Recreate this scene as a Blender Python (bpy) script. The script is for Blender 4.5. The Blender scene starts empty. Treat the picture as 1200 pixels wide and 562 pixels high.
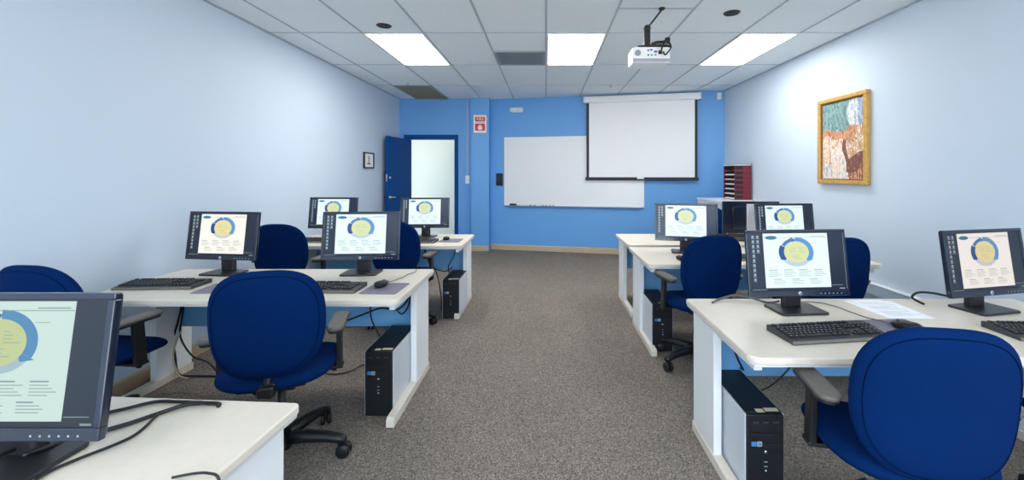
import bpy, bmesh, math, random
from mathutils import Vector, Matrix
random.seed(7)
S = bpy.context.scene
COL = S.collection
PI = math.pi
R = math.radians

# ------------------------------------------------------------------ materials
def lin(c):
    return tuple(((v/255)/12.92 if v/255 <= .04045 else ((v/255+.055)/1.055)**2.4) for v in c) + (1,)

def mat(name, rgb, rough=.5, metal=0, noise=0, nscale=40, bump=0, bscale=200, spec=.5, coat=0, sheen=0):
    m = bpy.data.materials.new(name); m.use_nodes = True
    nt = m.node_tree; b = nt.nodes['Principled BSDF']
    b.inputs['Base Color'].default_value = lin(rgb)
    b.inputs['Roughness'].default_value = rough
    b.inputs['Metallic'].default_value = metal
    b.inputs['Specular IOR Level'].default_value = spec
    if coat: b.inputs['Coat Weight'].default_value = coat
    if sheen:
        b.inputs['Sheen Weight'].default_value = sheen; b.inputs['Sheen Roughness'].default_value = .4
    tc = nt.nodes.new('ShaderNodeTexCoord')
    if noise:
        n = nt.nodes.new('ShaderNodeTexNoise'); n.inputs['Scale'].default_value = nscale; n.inputs['Detail'].default_value = 4
        nt.links.new(tc.outputs['Object'], n.inputs['Vector'])
        r = nt.nodes.new('ShaderNodeValToRGB')
        c = lin(rgb)
        r.color_ramp.elements[0].position = .3; r.color_ramp.elements[1].position = .7
        r.color_ramp.elements[0].color = tuple(max(0, v*(1-noise)) for v in c[:3])+(1,)
        r.color_ramp.elements[1].color = tuple(min(1, v*(1+noise)) for v in c[:3])+(1,)
        nt.links.new(n.outputs['Fac'], r.inputs['Fac']); nt.links.new(r.outputs['Color'], b.inputs['Base Color'])
    if bump:
        n2 = nt.nodes.new('ShaderNodeTexNoise'); n2.inputs['Scale'].default_value = bscale; n2.inputs['Detail'].default_value = 3
        nt.links.new(tc.outputs['Object'], n2.inputs['Vector'])
        bp = nt.nodes.new('ShaderNodeBump'); bp.inputs['Strength'].default_value = bump; bp.inputs['Distance'].default_value = .004
        nt.links.new(n2.outputs['Fac'], bp.inputs['Height']); nt.links.new(bp.outputs['Normal'], b.inputs['Normal'])
    return m

def emit(name, rgb, strength=1.0, rough=.35, base=(8, 8, 10)):
    m = mat(name, base, rough)
    b = m.node_tree.nodes['Principled BSDF']
    b.inputs['Emission Color'].default_value = lin(rgb); b.inputs['Emission Strength'].default_value = strength
    return m

def carpet():
    m = bpy.data.materials.new('carpet'); m.use_nodes = True
    nt = m.node_tree; b = nt.nodes['Principled BSDF']; b.inputs['Roughness'].default_value = .95; b.inputs['Specular IOR Level'].default_value = .1
    tc = nt.nodes.new('ShaderNodeTexCoord')
    v = nt.nodes.new('ShaderNodeTexVoronoi'); v.inputs['Scale'].default_value = 200
    nt.links.new(tc.outputs['Object'], v.inputs['Vector'])
    sep = nt.nodes.new('ShaderNodeSeparateColor'); nt.links.new(v.outputs['Color'], sep.inputs['Color'])
    r = nt.nodes.new('ShaderNodeValToRGB'); r.color_ramp.interpolation = 'CONSTANT'
    cols = [(100, 91, 89), (144, 136, 123), (120, 111, 109), (173, 163, 147), (128, 119, 114), (153, 142, 129)]
    els = r.color_ramp.elements
    els[0].position = 0; els[0].color = lin(cols[0])
    els[1].position = .16; els[1].color = lin(cols[1])
    for i, p in enumerate((.4, .58, .7, .86)):
        e = els.new(p); e.color = lin(cols[i+2])
    nt.links.new(sep.outputs['Red'], r.inputs['Fac'])
    n = nt.nodes.new('ShaderNodeTexNoise'); n.inputs['Scale'].default_value = 2.2; n.inputs['Detail'].default_value = 3
    nt.links.new(tc.outputs['Object'], n.inputs['Vector'])
    mx = nt.nodes.new('ShaderNodeMix'); mx.data_type = 'RGBA'; mx.blend_type = 'MULTIPLY'; mx.inputs['Factor'].default_value = .2
    nt.links.new(r.outputs['Color'], mx.inputs[6]); nt.links.new(n.outputs['Fac'], mx.inputs[7])
    nt.links.new(mx.outputs[2], b.inputs['Base Color'])
    bp = nt.nodes.new('ShaderNodeBump'); bp.inputs['Strength'].default_value = .5; bp.inputs['Distance'].default_value = .006
    nt.links.new(v.outputs['Distance'], bp.inputs['Height']); nt.links.new(bp.outputs['Normal'], b.inputs['Normal'])
    return m

M = {
 'wall_pale': mat('pale blue wall paint', (207, 221, 236), .6, bump=.05, bscale=120),
 'wall_blue': mat('blue wall paint', (104, 168, 230), .5, bump=.05, bscale=120),
 'ceil': mat('ceiling tile', (234, 242, 247), .95, noise=.05, nscale=160, bump=.25, bscale=260, spec=.1),
 'grid': mat('ceiling grid metal', (172, 183, 194), .5),
 'carpet': carpet(),
 'tan': mat('tan vinyl baseboard', (196, 174, 142), .5, noise=.05, nscale=8),
 'hall': mat('cream hallway paint', (226, 230, 220), .7, bump=.05, bscale=120),
 'hallfloor': mat('hallway floor', (150, 140, 130), .6, noise=.1, nscale=12),
 'door': mat('royal blue door paint', (0, 72, 142), .55, spec=.15, bump=.04, bscale=60),
 'chrome': mat('brushed chrome', (200, 202, 205), .25, metal=1),
 'lam': mat('off white laminate', (222, 213, 198), .38, noise=.025, nscale=30),
 'lamedge': mat('grey white desk edge', (208, 208, 208), .45),
 'leg': mat('light grey desk steel', (236, 237, 236), .45),
 'modesty': mat('light blue modesty panel', (118, 180, 228), .5),
 'fab': mat('royal blue chair fabric', (0, 34, 84), .9, noise=.1, nscale=300, bump=.35, bscale=420, spec=.08),
 'piping': mat('navy blue piping', (0, 24, 58), .95, spec=.05),
 'blackp': mat('black plastic', (20, 21, 24), .42, bump=.1, bscale=300),
 'pad': mat('grey brown armrest pad', (92, 88, 84), .5, bump=.1, bscale=200),
 'mon': mat('dark monitor plastic', (26, 36, 54), .22, coat=.3),
 'monbase': mat('charcoal monitor stand', (34, 35, 38), .35),
 'silver': mat('silver steel', (208, 212, 218), .45, metal=.1),
 'pcblack': mat('black computer plastic', (11, 13, 20), .5),
 'key': mat('black keycap plastic', (30, 31, 35), .5),
 'kbd': mat('charcoal keyboard case', (58, 58, 60), .5),
 'kbdfront': mat('grey keyboard palm edge', (120, 118, 114), .5),
 'legend': mat('white key legend', (170, 172, 176), .6),
 'padblue': mat('blue grey mouse pad', (126, 122, 138), .8, noise=.06, nscale=200),
 'cable': mat('black cable', (16, 16, 20), .45),
 'palecable': mat('cream cable', (196, 186, 150), .5),
 'greycable': mat('grey cable', (96, 96, 100), .5),
 'white': mat('white enamel', (236, 238, 240), .35),
 'wbs': mat('whiteboard enamel', (238, 240, 242), .25, noise=.01, nscale=3),
 'alu': mat('aluminium trim', (196, 204, 214), .35, metal=.6),
 'screenfab': mat('matte projection fabric', (245, 246, 248), .8),
 'screenblk': mat('screen border black', (34, 36, 46), .6),
 'red': mat('red sign', (206, 62, 60), .5),
 'signwhite': mat('white sign', (244, 232, 234), .5),
 'gold': mat('gilt frame', (206, 164, 88), .4, metal=.2, noise=.15, nscale=30, bump=.3, bscale=90),
 'golddark': mat('dark gilt groove', (140, 92, 34), .45, metal=.3),
 'paper': mat('white paper', (244, 246, 250), .8),
 'ink': mat('printed grey text', (170, 174, 184), .8),
 'vent': mat('grey vent metal', (140, 150, 156), .5),
 'ventd': mat('olive grey vent metal', (138, 144, 134), .5),
 'cab': mat('putty white cabinet', (214, 214, 214), .45),
 'burg': mat('burgundy plastic tray', (112, 22, 42), .4),
 'slot_shade': mat('painted tray opening shade', (28, 22, 28), .7),
 'sticker': mat('beige sticker', (216, 204, 176), .6),
 'bluebadge': mat('blue sticker', (60, 130, 190), .4),
 'purplebottom': mat('grey projector grille', (170, 172, 184), .5),
 'green': mat('green connector', (60, 130, 70), .5),
 'orange': mat('blue connector', (50, 80, 160), .5),
 'light': emit('ceiling light diffuser', (255, 252, 246), 11.2, .5, (240, 240, 240)),
 'hall_fill': emit('added hallway fill diffuser', (255, 252, 246), 3.4, .5, (240, 240, 240)),
 'conduit': mat('pale blue conduit', (158, 186, 222), .5),
 'outside': mat('dark steel window frame', (60, 64, 70), .4),
}

# ------------------------------------------------------------------ mesh builder
class MB:
    def __init__(self): self.bm = bmesh.new(); self.mats = []
    def slot(self, m):
        if m not in self.mats: self.mats.append(m)
        return self.mats.index(m)
    def _merge(self, tmp, m, smooth=False, mtx=None):
        i = self.slot(m)
        if mtx is not None: tmp.transform(mtx)
        vs = {}
        for v in tmp.verts: vs[v] = self.bm.verts.new(v.co)
        for f in tmp.faces:
            try: nf = self.bm.faces.new([vs[v] for v in f.verts])
            except ValueError: continue
            nf.material_index = i; nf.smooth = smooth
        tmp.free(); return self
    def box(self, m, x0, y0, z0, x1, y1, z1, bev=0, seg=2, mtx=None):
        t = bmesh.new(); bmesh.ops.create_cube(t, size=1)
        for v in t.verts:
            v.co = Vector((x0+(v.co.x+.5)*(x1-x0), y0+(v.co.y+.5)*(y1-y0), z0+(v.co.z+.5)*(z1-z0)))
        if bev: bmesh.ops.bevel(t, geom=t.edges[:], offset=bev, segments=seg, profile=.5, affect='EDGES')
        return self._merge(t, m, False, mtx)
    def prism(self, m, pts, a0, a1, axis='z', bev=0, seg=2, mtx=None, smooth=False):
        # pts 2-D polygon extruded from a0 to a1 along axis
        def P(p, a):
            return {'z': (p[0], p[1], a), 'y': (p[0], a, p[1]), 'x': (a, p[0], p[1])}[axis]
        t = bmesh.new()
        lo = [t.verts.new(P(p, a0)) for p in pts]; hi = [t.verts.new(P(p, a1)) for p in pts]
        f0 = t.faces.new(lo); f1 = t.faces.new(hi)
        n = len(pts)
        for i in range(n): t.faces.new((lo[i], lo[(i+1) % n], hi[(i+1) % n], hi[i]))
        bmesh.ops.recalc_face_normals(t, faces=t.faces[:])
        if bev:
            es = set(f0.edges[:]) | set(f1.edges[:])
            bmesh.ops.bevel(t, geom=list(es), offset=bev, segments=seg, profile=.5, affect='EDGES')
        return self._merge(t, m, smooth, mtx)
    def lathe(self, m, prof, segs=24, mtx=None, smooth=True):
        t = bmesh.new(); rings = []
        for r, z in prof:
            if r < 1e-6: rings.append([t.verts.new((0, 0, z))])
            else: rings.append([t.verts.new((r*math.cos(2*PI*k/segs), r*math.sin(2*PI*k/segs), z)) for k in range(segs)])
        for a, b in zip(rings, rings[1:]):
            for k in range(segs):
                k2 = (k+1) % segs
                if len(a) == 1 and len(b) == 1: continue
                if len(a) == 1: t.faces.new((a[0], b[k], b[k2]))
                elif len(b) == 1: t.faces.new((a[k], a[k2], b[0]))
                else: t.faces.new((a[k], a[k2], b[k2], b[k]))
        for e in (rings[0], rings[-1]):
            if len(e) > 1:
                try: t.faces.new(e)
                except ValueError: pass
        bmesh.ops.recalc_face_normals(t, faces=t.faces[:])
        return self._merge(t, m, smooth, mtx)
    def tube(self, m, pts, rad, segs=8, mtx=None, spline=True, closed=False):
        P = [Vector(p) for p in pts]
        if spline and len(P) > 2:
            Q = []
            n = len(P)
            for i in range(n if closed else n-1):
                p0 = P[(i-1) % n] if closed else P[max(i-1, 0)]
                p1 = P[i]; p2 = P[(i+1) % n]; p3 = P[(i+2) % n] if closed else P[min(i+2, n-1)]
                for k in range(6):
                    u = k/6
                    Q.append(.5*((2*p1)+(p2-p0)*u+(2*p0-5*p1+4*p2-p3)*u*u+(3*p1-p0-3*p2+p3)*u**3))
            if not closed: Q.append(P[-1])
            P = Q
        t = bmesh.new(); rings = []
        n = len(P); ref = Vector((.13, .27, .95))
        rr = rad if callable(rad) else (lambda u: rad)
        for i, p in enumerate(P):
            if closed: d = P[(i+1) % n]-P[i-1]
            else: d = P[min(i+1, n-1)]-P[max(i-1, 0)]
            d.normalize()
            a = d.cross(ref)
            if a.length < .05: a = d.cross(Vector((1, 0, 0)))
            a.normalize(); b = d.cross(a)
            r = rr(i/(n-1))
            rings.append([t.verts.new(p+(a*math.cos(2*PI*k/segs)+b*math.sin(2*PI*k/segs))*r) for k in range(segs)])
        prs = list(zip(rings, rings[1:]))
        if closed: prs.append((rings[-1], rings[0]))
        for A, B in prs:
            for k in range(segs): t.faces.new((A[k], A[(k+1) % segs], B[(k+1) % segs], B[k]))
        if not closed: t.faces.new(rings[0]); t.faces.new(rings[-1])
        bmesh.ops.recalc_face_normals(t, faces=t.faces[:])
        return self._merge(t, m, True, mtx)
    def poly(self, m, pts, mtx=None):
        t = bmesh.new(); t.faces.new([t.verts.new(p) for p in pts])
        return self._merge(t, m, False, mtx)
    def cushion(self, m, W, H, T, n, fmap, segs=56, both=True):
        t = bmesh.new(); rs = [.0, .2, .4, .58, .72, .82, .89, .94, .975, .993, 1]
        def ring(rho, side):
            c = side*T/2*(max(0, 1-rho**5))**.5
            out = []
            for k in range(segs):
                a = 2*PI*k/segs; cs, sn = math.cos(a), math.sin(a)
                x = W/2*math.copysign(abs(cs)**(2/n), cs)*rho; y = H/2*math.copysign(abs(sn)**(2/n), sn)*rho
                out.append(t.verts.new(fmap(x, y, c)))
            return out
        edge = ring(1, 1)
        for side in (1, -1):
            prev = t.verts.new(fmap(0, 0, side*T/2)); pr = None
            for rho in rs[1:]:
                cur = edge if rho == 1 else ring(rho, side)
                for k in range(segs):
                    k2 = (k+1) % segs
                    if pr is None: t.faces.new((prev, cur[k], cur[k2]))
                    else: t.faces.new((pr[k], cur[k], cur[k2], pr[k2]))
                pr = cur
        bmesh.ops.recalc_face_normals(t, faces=t.faces[:])
        return self._merge(t, m, True)
    def text(self, m, s, size, mtx, depth=.0006, sx=1):
        cu = bpy.data.curves.new('t', 'FONT'); cu.body = s; cu.size = size; cu.align_x = 'CENTER'; cu.align_y = 'CENTER'; cu.extrude = depth
        ob = bpy.data.objects.new('t', cu); COL.objects.link(ob)
        dg = bpy.context.evaluated_depsgraph_get(); dg.update()
        me = bpy.data.meshes.new_from_object(ob.evaluated_get(dg))
        t = bmesh.new(); t.from_mesh(me)
        bpy.data.objects.remove(ob); bpy.data.curves.remove(cu); bpy.data.meshes.remove(me)
        return self._merge(t, m, False, mtx @ Matrix.Diagonal((sx, 1, 1, 1)))
    def build(self, name, parent=None, loc=None):
        me = bpy.data.meshes.new(name); self.bm.to_mesh(me); self.bm.free()
        for m in self.mats: me.materials.append(M[m] if isinstance(m, str) else m)
        o = bpy.data.objects.new(name, me); COL.objects.link(o)
        if parent is not None: o.parent = parent
        if loc is not None: o.location = loc
        return o

def tag(o, label, cat, group=None):
    o['label'] = label; o['category'] = cat
    if group: o['group'] = group
    return o
def thing(name, label, cat, loc=(0, 0, 0), rz=0, group=None):
    o = bpy.data.objects.new(name, None); COL.objects.link(o); o.empty_display_size = .1
    o.location = loc; o.rotation_euler = (0, 0, rz)
    return tag(o, label, cat, group)
def struct(o): o['kind'] = 'structure'; return o
KIDS = {}
def copy_tree(o, parent=None):
    c = o.copy(); COL.objects.link(c)
    if parent is not None: c.parent = parent
    for ch in [k for k in bpy.data.objects if k.parent == o]: copy_tree(ch, c)
    return c
def place(o, loc, rz, label, group=None):
    o.location = loc; o.rotation_euler = (0, 0, rz); o['label'] = label
    if group: o['group'] = group
    return o
def rrect(x0, y0, x1, y1, r, n=6, rs=None):
    rs = rs or (r, r, r, r); out = []
    for (cx, cy, a0, rr) in ((x1, y1, 0, rs[0]), (x0, y1, 90, rs[1]), (x0, y0, 180, rs[2]), (x1, y0, 270, rs[3])):
        sx = -1 if cx == x1 else 1; sy = -1 if cy == y1 else 1
        if rr == 0: out.append((cx, cy)); continue
        for k in range(n+1):
            a = R(a0+90*k/n); out.append((cx+sx*rr+rr*math.cos(a), cy+sy*rr+rr*math.sin(a)))
    return out
def T(x, y, z): return Matrix.Translation((x, y, z))
def RX(a): return Matrix.Rotation(a, 4, 'X')
def RY(a): return Matrix.Rotation(a, 4, 'Y')
def RZ(a): return Matrix.Rotation(a, 4, 'Z')

# ------------------------------------------------------------------ room shell
XL, XR, H = -2.76, 3.017, 2.835
YB = -2.2
AW = math.atan(-.209)                        # the far wall runs at a slant
def wy(x): return 7.66-.209*x
YD = 7.82                                    # door wall
b = MB(); b.box('carpet', XL-.15, YB-.15, -.1, XR+.15, 8.05, 0); struct(b.build('floor'))
b = MB(); b.box('ceil', XL-.15, YB-.15, H, XR+.15, 8.05, H+.08); struct(b.build('ceiling'))
b = MB(); b.box('wall_pale', XL-.12, YB-.12, 0, XL, 8.0, H); struct(b.build('wall_left'))
b = MB(); b.box('wall_pale', XR, YB-.12, 0, XR+.12, 8.0, H); struct(b.build('wall_right'))
# door wall: left strip, right strip, over the opening
b = MB()
b.box('wall_blue', XL, YD, 0, -2.60, YD+.12, H); b.box('wall_blue', -1.70, YD, 0, -1.385, YD+.12, H); b.box('wall_blue', -2.60, YD, 2.09, -1.70, YD+.12, H)
struct(b.build('wall_back'))
b = MB(); b.prism('wall_blue', [(-1.06, wy(-1.06)), (XR, wy(XR)), (XR, wy(XR)+.14), (-1.06, wy(-1.06)+.14)], 0, H); struct(b.build('wall_far'))
b = MB(); b.box('wall_blue', -1.385, 7.69, 0, -1.06, 8.02, H); struct(b.build('wall_column'))
# rear wall behind the camera with its storefront window opening
b = MB()
b.box('wall_pale', XL, YB-.12, 0, -2.3, YB, H); b.box('wall_pale', 2.5, YB-.12, 0, XR, YB, H)
b.box('wall_pale', -2.3, YB-.12, 0, 2.5, YB, .25); b.box('wall_pale', -2.3, YB-.12, 2.6, 2.5, YB, H)
struct(b.build('wall_rear'))
b = MB()
for x in (-2.3, -.72, .88, 2.44): b.box('outside', x, YB-.1, .25, x+.06, YB-.03, 2.6, .005)
for z in (.25, 2.0, 2.54): b.box('outside', -2.3, YB-.1, z, 2.5, YB-.03, z+.06, .005)
struct(b.build('window_1'))
# hallway seen through the open door
b = MB(); b.box('hall', -3.3, 9.3, 0, -.9, 9.42, 2.6); struct(b.build('wall_hallway'))
b = MB(); b.box('hall', -.98, 8.05, 0, -.9, 9.3, 2.6); b.box('hall', -3.4, 7.95, 0, -3.3, 9.42, 2.6); struct(b.build('wall_hallway_side'))
b = MB(); b.box('hallfloor', -3.4, 8.05, -.1, -.9, 9.42, 0); struct(b.build('floor_hallway'))
b = MB(); b.box('ceil', -3.4, 7.95, 2.6, -.9, 9.42, 2.68); struct(b.build('ceiling_hallway'))
# baseboards
def baseboard(name, x0, y0, x1, y1, d):
    L = math.hypot(x1-x0, y1-y0); a = math.atan2(y1-y0, x1-x0)
    b = MB(); b.prism('tan', [(0, 0), (d, 0), (d, .085), (d*.35, .1), (0, .1)], 0, L, 'x')
    o = b.build(name); o.location = (x0, y0, 0); o.rotation_euler = (0, 0, a); struct(o)
# prism axis x: pts are (y,z)
baseboard('baseboard_left', XL, 7.8, XL, YB, .012)
baseboard('baseboard_right', XR, YB, XR, 7.0, .012)
baseboard('baseboard_far', XR-.02, wy(XR-.02), -1.05, wy(-1.05), .012)
baseboard('baseboard_column', -1.06, 7.69, -1.385, 7.69, .012)
baseboard('baseboard_back', -1.385, YD, -1.655, YD, .012)
# ceiling grid (cross bars follow the tile rows)
b = MB()
GX = [-2.44, -1.83, -1.22, -.61, 0, .61, 1.26, 1.95, 2.53]
GY = [-1.97, -.75, .47, 1.69, 2.91, 4.13, 5.35, 6.60, 7.80]
for x in GX: b.box('grid', x-.009, YB, H-.006, x+.009, min(7.8, wy(max(x, -1.06))-.01), H)
for y in GY:
    x1 = XR if y < 7 else -1.40
    b.box('grid', XL, y-.006, H-.004, x1, y+.006, H)
b.box('grid', .61, 3.508, H-.005, 1.26, 3.532, H)
# wall angle
b.box('grid', XL, YB, H-.012, XL+.02, 7.8, H-.0002); b.box('grid', XR-.02, YB, H-.012, XR, 7.0, H-.0002)
struct(b.build('ceiling_grid'))
# door frame and door
b = MB()
for (x0, x1, z0, z1) in ((-2.672, -2.574, 0, 2.16), (-1.722, -1.652, 0, 2.16), (-2.574, -1.722, 2.075, 2.16)):
    b.box('door', x0, YD-.025, z0, x1, YD+.13, z1, .004)
struct(b.build('trim_1'))
d = struct(bpy.data.objects.new('door_1', None)); COL.objects.link(d); d.location = (-2.578, YD-.03, 0); d.rotation_euler = (0, 0, R(-97.5))
b = MB(); b.box('door', 0, 0, .012, .85, .045, 2.062, .003); b.build('door_leaf', d)
b = MB()
b.lathe('chrome', [(0, 0), (.032, 0), (.032, .008), (.014, .014), (.012, .05), (0, .05)], 18, T(.79, .045, 1.03) @ RX(R(-90)))
b.tube('chrome', [(.79, .09, 1.03), (.76, .094, 1.03), (.68, .092, 1.028)], .009)
b.lathe('chrome', [(0, 0), (.032, 0), (.032, .008), (.014, .014), (.012, .05), (0, .05)], 18, T(.79, 0, 1.03) @ RX(R(90)))
b.tube('chrome', [(.79, -.045, 1.03), (.76, -.05, 1.03), (.68, -.048, 1.028)], .009)
b.build('door_handle', d)
b = MB()
for s, y in ((-90, .045), (90, 0)): b.lathe('chrome', [(0, 0), (.03, 0), (.03, .01), (.018, .022), (0, .022)], 18, T(.79, y, 1.36) @ RX(R(s)))
b.box('chrome', .848, .01, 1.30, .853, .036, 1.42, .001); b.build('deadbolt', d)
b = MB()
for z in (.25, 1.03, 1.82): b.box('chrome', -.012, -.012, z-.05, .014, .02, z+.05, .003)
b.build('hinge', d)

# ------------------------------------------------------------------ ceiling fixtures
def light(loc, w, l, label):
    t = thing('ceiling_light', label, 'ceiling light', loc, 0, 'fluorescent panels in the ceiling grid')
    f = MB(); e = .02
    for (x0, y0, x1, y1) in ((-w/2, -l/2, w/2, -l/2+e), (-w/2, l/2-e, w/2, l/2), (-w/2, -l/2+e, -w/2+e, l/2-e), (w/2-e, -l/2+e, w/2, l/2-e)):
        f.box('white', x0, y0, -.012, x1, y1, 0, .002)
    f.build('frame', t)
    g = MB(); g.box('light' if w > .5 else 'hall_fill', -w/2+e, -l/2+e, -.008, w/2-e, l/2-e, -.001); g.build('diffuser', t)
    return t
light((-1.525, 4.74, H), .60, 1.20, 'bright ceiling light panel nearest the left wall, by the door side')
light((.305, 4.74, H), .60, 1.20, 'bright ceiling light panel in the middle, left of the projector')
light((2.24, 4.74, H), .57, 1.20, 'bright ceiling light panel nearest the right wall, above the gilt framed picture')
for y, wd in ((-1.36, 'behind the camera by the windows'),):  # unseen panels added behind the camera to brighten the room
    for x, sd in ((-1.525, 'left'), (.305, 'middle'), (2.24, 'right')):
        light((x, y, H), .58, 1.20, 'added %s ceiling light panel %s' % (sd, wd))

light((-2.1, 8.7, 2.6), .30, .60, 'unseen light panel added to brighten the hallway beyond the door')  # out of view, added to lift the hallway brightness
def vent(x0, x1, y0, y1, mt, label, n, along):
    t = thing('ceiling_vent', label, 'vent', ((x0+x1)/2, (y0+y1)/2, H), 0, None)
    w, l = (x1-x0)/2, (y1-y0)/2
    f = MB(); e = .025
    for q in ((-w, -l, w, -l+e), (-w, l-e, w, l), (-w, -l+e, -w+e, l-e), (w-e, -l+e, w, l-e)): f.box(mt, q[0], q[1], -.014, q[2], q[3], 0, .002)
    f.build('frame', t)
    g = MB(); g.box(mt, -w+e, -l+e, -.002, w-e, l-e, -.0005); g.build('backing', t)
    s = MB()
    for k in range(n):
        if along == 'x':
            y = -l+e+(k+.5)*(2*l-2*e)/n; s.box(mt, -w+e, -.012, -.0015, w-e, .012, .0015, mtx=T(0, y, -.008) @ RX(R(20)))
        else:
            x = -w+e+(k+.5)*(2*w-2*e)/n; s.box(mt, -.012, -l+e, -.0015, .012, l-e, .0015, mtx=T(x, 0, -.008) @ RY(R(20)))
    s.build('louvre', t)
vent(-2.43, -1.84, 6.62, 7.78, 'ventd', 'long olive grey ceiling vent above the blue door', 40, 'x')
vent(-.60, -.01, 4.76, 5.34, 'vent', 'square grey ceiling vent beside the middle light panel', 20, 'y')

def downlight(loc, label):
    t = thing('recessed_downlight', label, 'downlight', loc, 0, None)
    a = MB(); a.lathe('blackp', [(.052, -.001), (.054, -.008), (.066, -.006), (.07, -.0005)], 28); a.build('trim_ring', t)
    c = MB(); c.lathe('screenblk', [(0, -.0006), (.053, -.0006), (.053, -.004), (0, -.002)], 28); c.build('baffle', t)
downlight((-1.537, 3.94, H), 'round black recessed downlight in the ceiling before the left light panel')
downlight((1.62, 3.627, H), 'round black recessed downlight in the ceiling right of the projector')

def sprinkler(loc, label):
    t = thing('fire_sprinkler', label, 'sprinkler', loc, 0, None)
    a = MB(); a.lathe('white', [(0, -.001), (.03, -.001), (.026, -.008), (.008, -.012), (0, -.012)], 20); a.build('escutcheon', t)
    a = MB(); a.lathe('chrome', [(.007, -.01), (.007, -.03), (.004, -.045), (.02, -.047), (.02, -.05), (0, -.05)], 16); a.build('sprinkler_head', t)
sprinkler((-2.14, 6.43, H), 'small fire sprinkler beside the olive grey ceiling vent')
sprinkler((1.01, 6.49, H), 'small fire sprinkler above the projection screen')

# projector on its ceiling mount
t = thing('projector_mount', 'black jointed ceiling mount holding the white projector', 'mount', (.98, 3.52, H))
a = MB(); a.lathe('blackp', [(0, -.0006), (.028, -.0006), (.026, -.014), (.012, -.02), (0, -.02)], 20); a.build('ceiling_plate', t)
a = MB(); a.tube('blackp', [(0, 0, -.016), (-.118, 0, -.165)], .0075, 12, spline=False); a.build('pole', t)
a = MB(); a.lathe('blackp', [(0, .03), (.02, .03), (.028, .02), (.028, -.02), (.02, -.03), (0, -.03)], 18, T(-.126, 0, -.175) @ RX(R(90)))
a.box('blackp', -.152, -.02, -.335, -.100, .02, -.165, .008); a.build('knuckle_joint', t)
a = MB(); a.prism('blackp', [(-.215, -.05), (-.10, -.09), (.02, -.09), (.06, -.06), (.06, .06), (.02, .09), (-.10, .09), (-.215, .05)], -.355, -.333, bev=.004); a.build('bracket', t)
a = MB(); a.tube('blackp', [(-.1, -.05, -.322), (-.06, -.06, -.31), (0, -.06, -.305), (.03, -.06, -.285)], .012, 10)
a.lathe('blackp', [(0, -.02), (.02, -.02), (.024, 0), (.02, .02), (0, .02)], 14, T(.03, -.06, -.292)); a.build('locking_knob', t)
t = thing('projector', 'white video projector hanging from the black ceiling mount', 'projector', (.872, 3.54, H-.486))
a = MB(); a.prism('white', rrect(-.154, -.11, .154, .11, .02), 0, .13, bev=.008); a.build('body', t)
a = MB(); a.box('purplebottom', -.156, -.113, .006, .156, -.109, .034, .001)
for k in range(30): a.box('vent', -.15+k*.0102, -.1145, .01, -.147+k*.0102, -.1125, .03)
a.build('vent_grille', t)
a = MB(); a.lathe('vent', [(0, 0), (.026, 0), (.026, .003), (.02, .004), (0, .004)], 20, T(-.115, -.11, .08) @ RX(R(90))); a.build('speaker', t)
for (x, z, mm, w, h) in ((-.03, .10, 'pcblack', .014, .01), (-.005, .105, 'orange', .02, .012), (.03, .09, 'orange', .026, .014), (-.03, .06, 'pcblack', .012, .012), (0, .062, 'green', .012, .012), (.03, .062, 'green', .012, .012), (.07, .085, 'pcblack', .03, .03)):
    a = MB(); a.box(mm, x-w/2, -.116, z-h/2, x+w/2, -.11, z+h/2, .001); a.build('port', t)
a = MB(); a.lathe('pcblack', [(0, 0), (.035, 0), (.035, .02), (.028, .02), (.024, .006), (0, .008)], 24, T(-.08, .11, .07) @ RX(R(-90))); a.build('lens', t)
a = MB()
a.tube('cable', [(.94, 3.418, H-0.396), (.935, 3.39, H-0.416), (.95, 3.37, H-0.356), (.99, 3.38, H-0.326), (1.02, 3.40, H-0.356), (1.01, 3.43, H-0.326), (.95, 3.46, H-0.306)], .007)
a.tube('cable', [(.965, 3.418, H-0.401), (.97, 3.38, H-0.436), (1.0, 3.37, H-0.401), (1.025, 3.40, H-0.366)], .006)
tag(a.build('projector_cable'), 'black cables looped at the back of the ceiling projector', 'cable')

# ------------------------------------------------------------------ far wall
def on_far(x, z, off=0):
    n = Vector((math.sin(AW), -math.cos(AW), 0))   # towards the room
    return Vector((x, wy(x), z))+n*off
t = thing('whiteboard', 'long white marker board on the blue wall behind the projection screen', 'whiteboard', on_far(.47, .84, .003), AW)
a = MB(); a.box('wbs', -1.265, -.016, .0, 1.265, -.001, 1.262); a.build('panel', t)
a = MB()
for q in ((-1.28, -.02, -.005, 1.28, .0, .014), (-1.28, -.02, 1.25, 1.28, 0, 1.27), (-1.28, -.02, .014, -1.262, 0, 1.25), (1.262, -.02, .014, 1.28, 0, 1.25)): a.box('white', *q, .002)
a.build('frame', t)
a = MB(); a.prism('alu', [(0, -.012), (-.07, -.012), (-.075, .004), (-.068, -.002), (0, -.002)], -1.25, 1.25, 'x'); a.build('marker_tray', t)
def far_local(s, yo, z): # board-local to world
    v = on_far(.47, .84, .003); m = Matrix.Rotation(AW, 4, 'Z')
    return v+(m @ Vector((s, yo, z)))
t = thing('whiteboard_eraser', 'black eraser resting at the left end of the whiteboard tray', 'eraser', far_local(-1.10, -.043, -.002), AW)
a = MB(); a.prism('blackp', rrect(-.065, -.02, .065, .02, .012), .012, .034, bev=.004); a.build('grip', t)
a = MB(); a.box('screenblk', -.062, -.018, 0, .062, .018, .012); a.build('felt', t)
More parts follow.
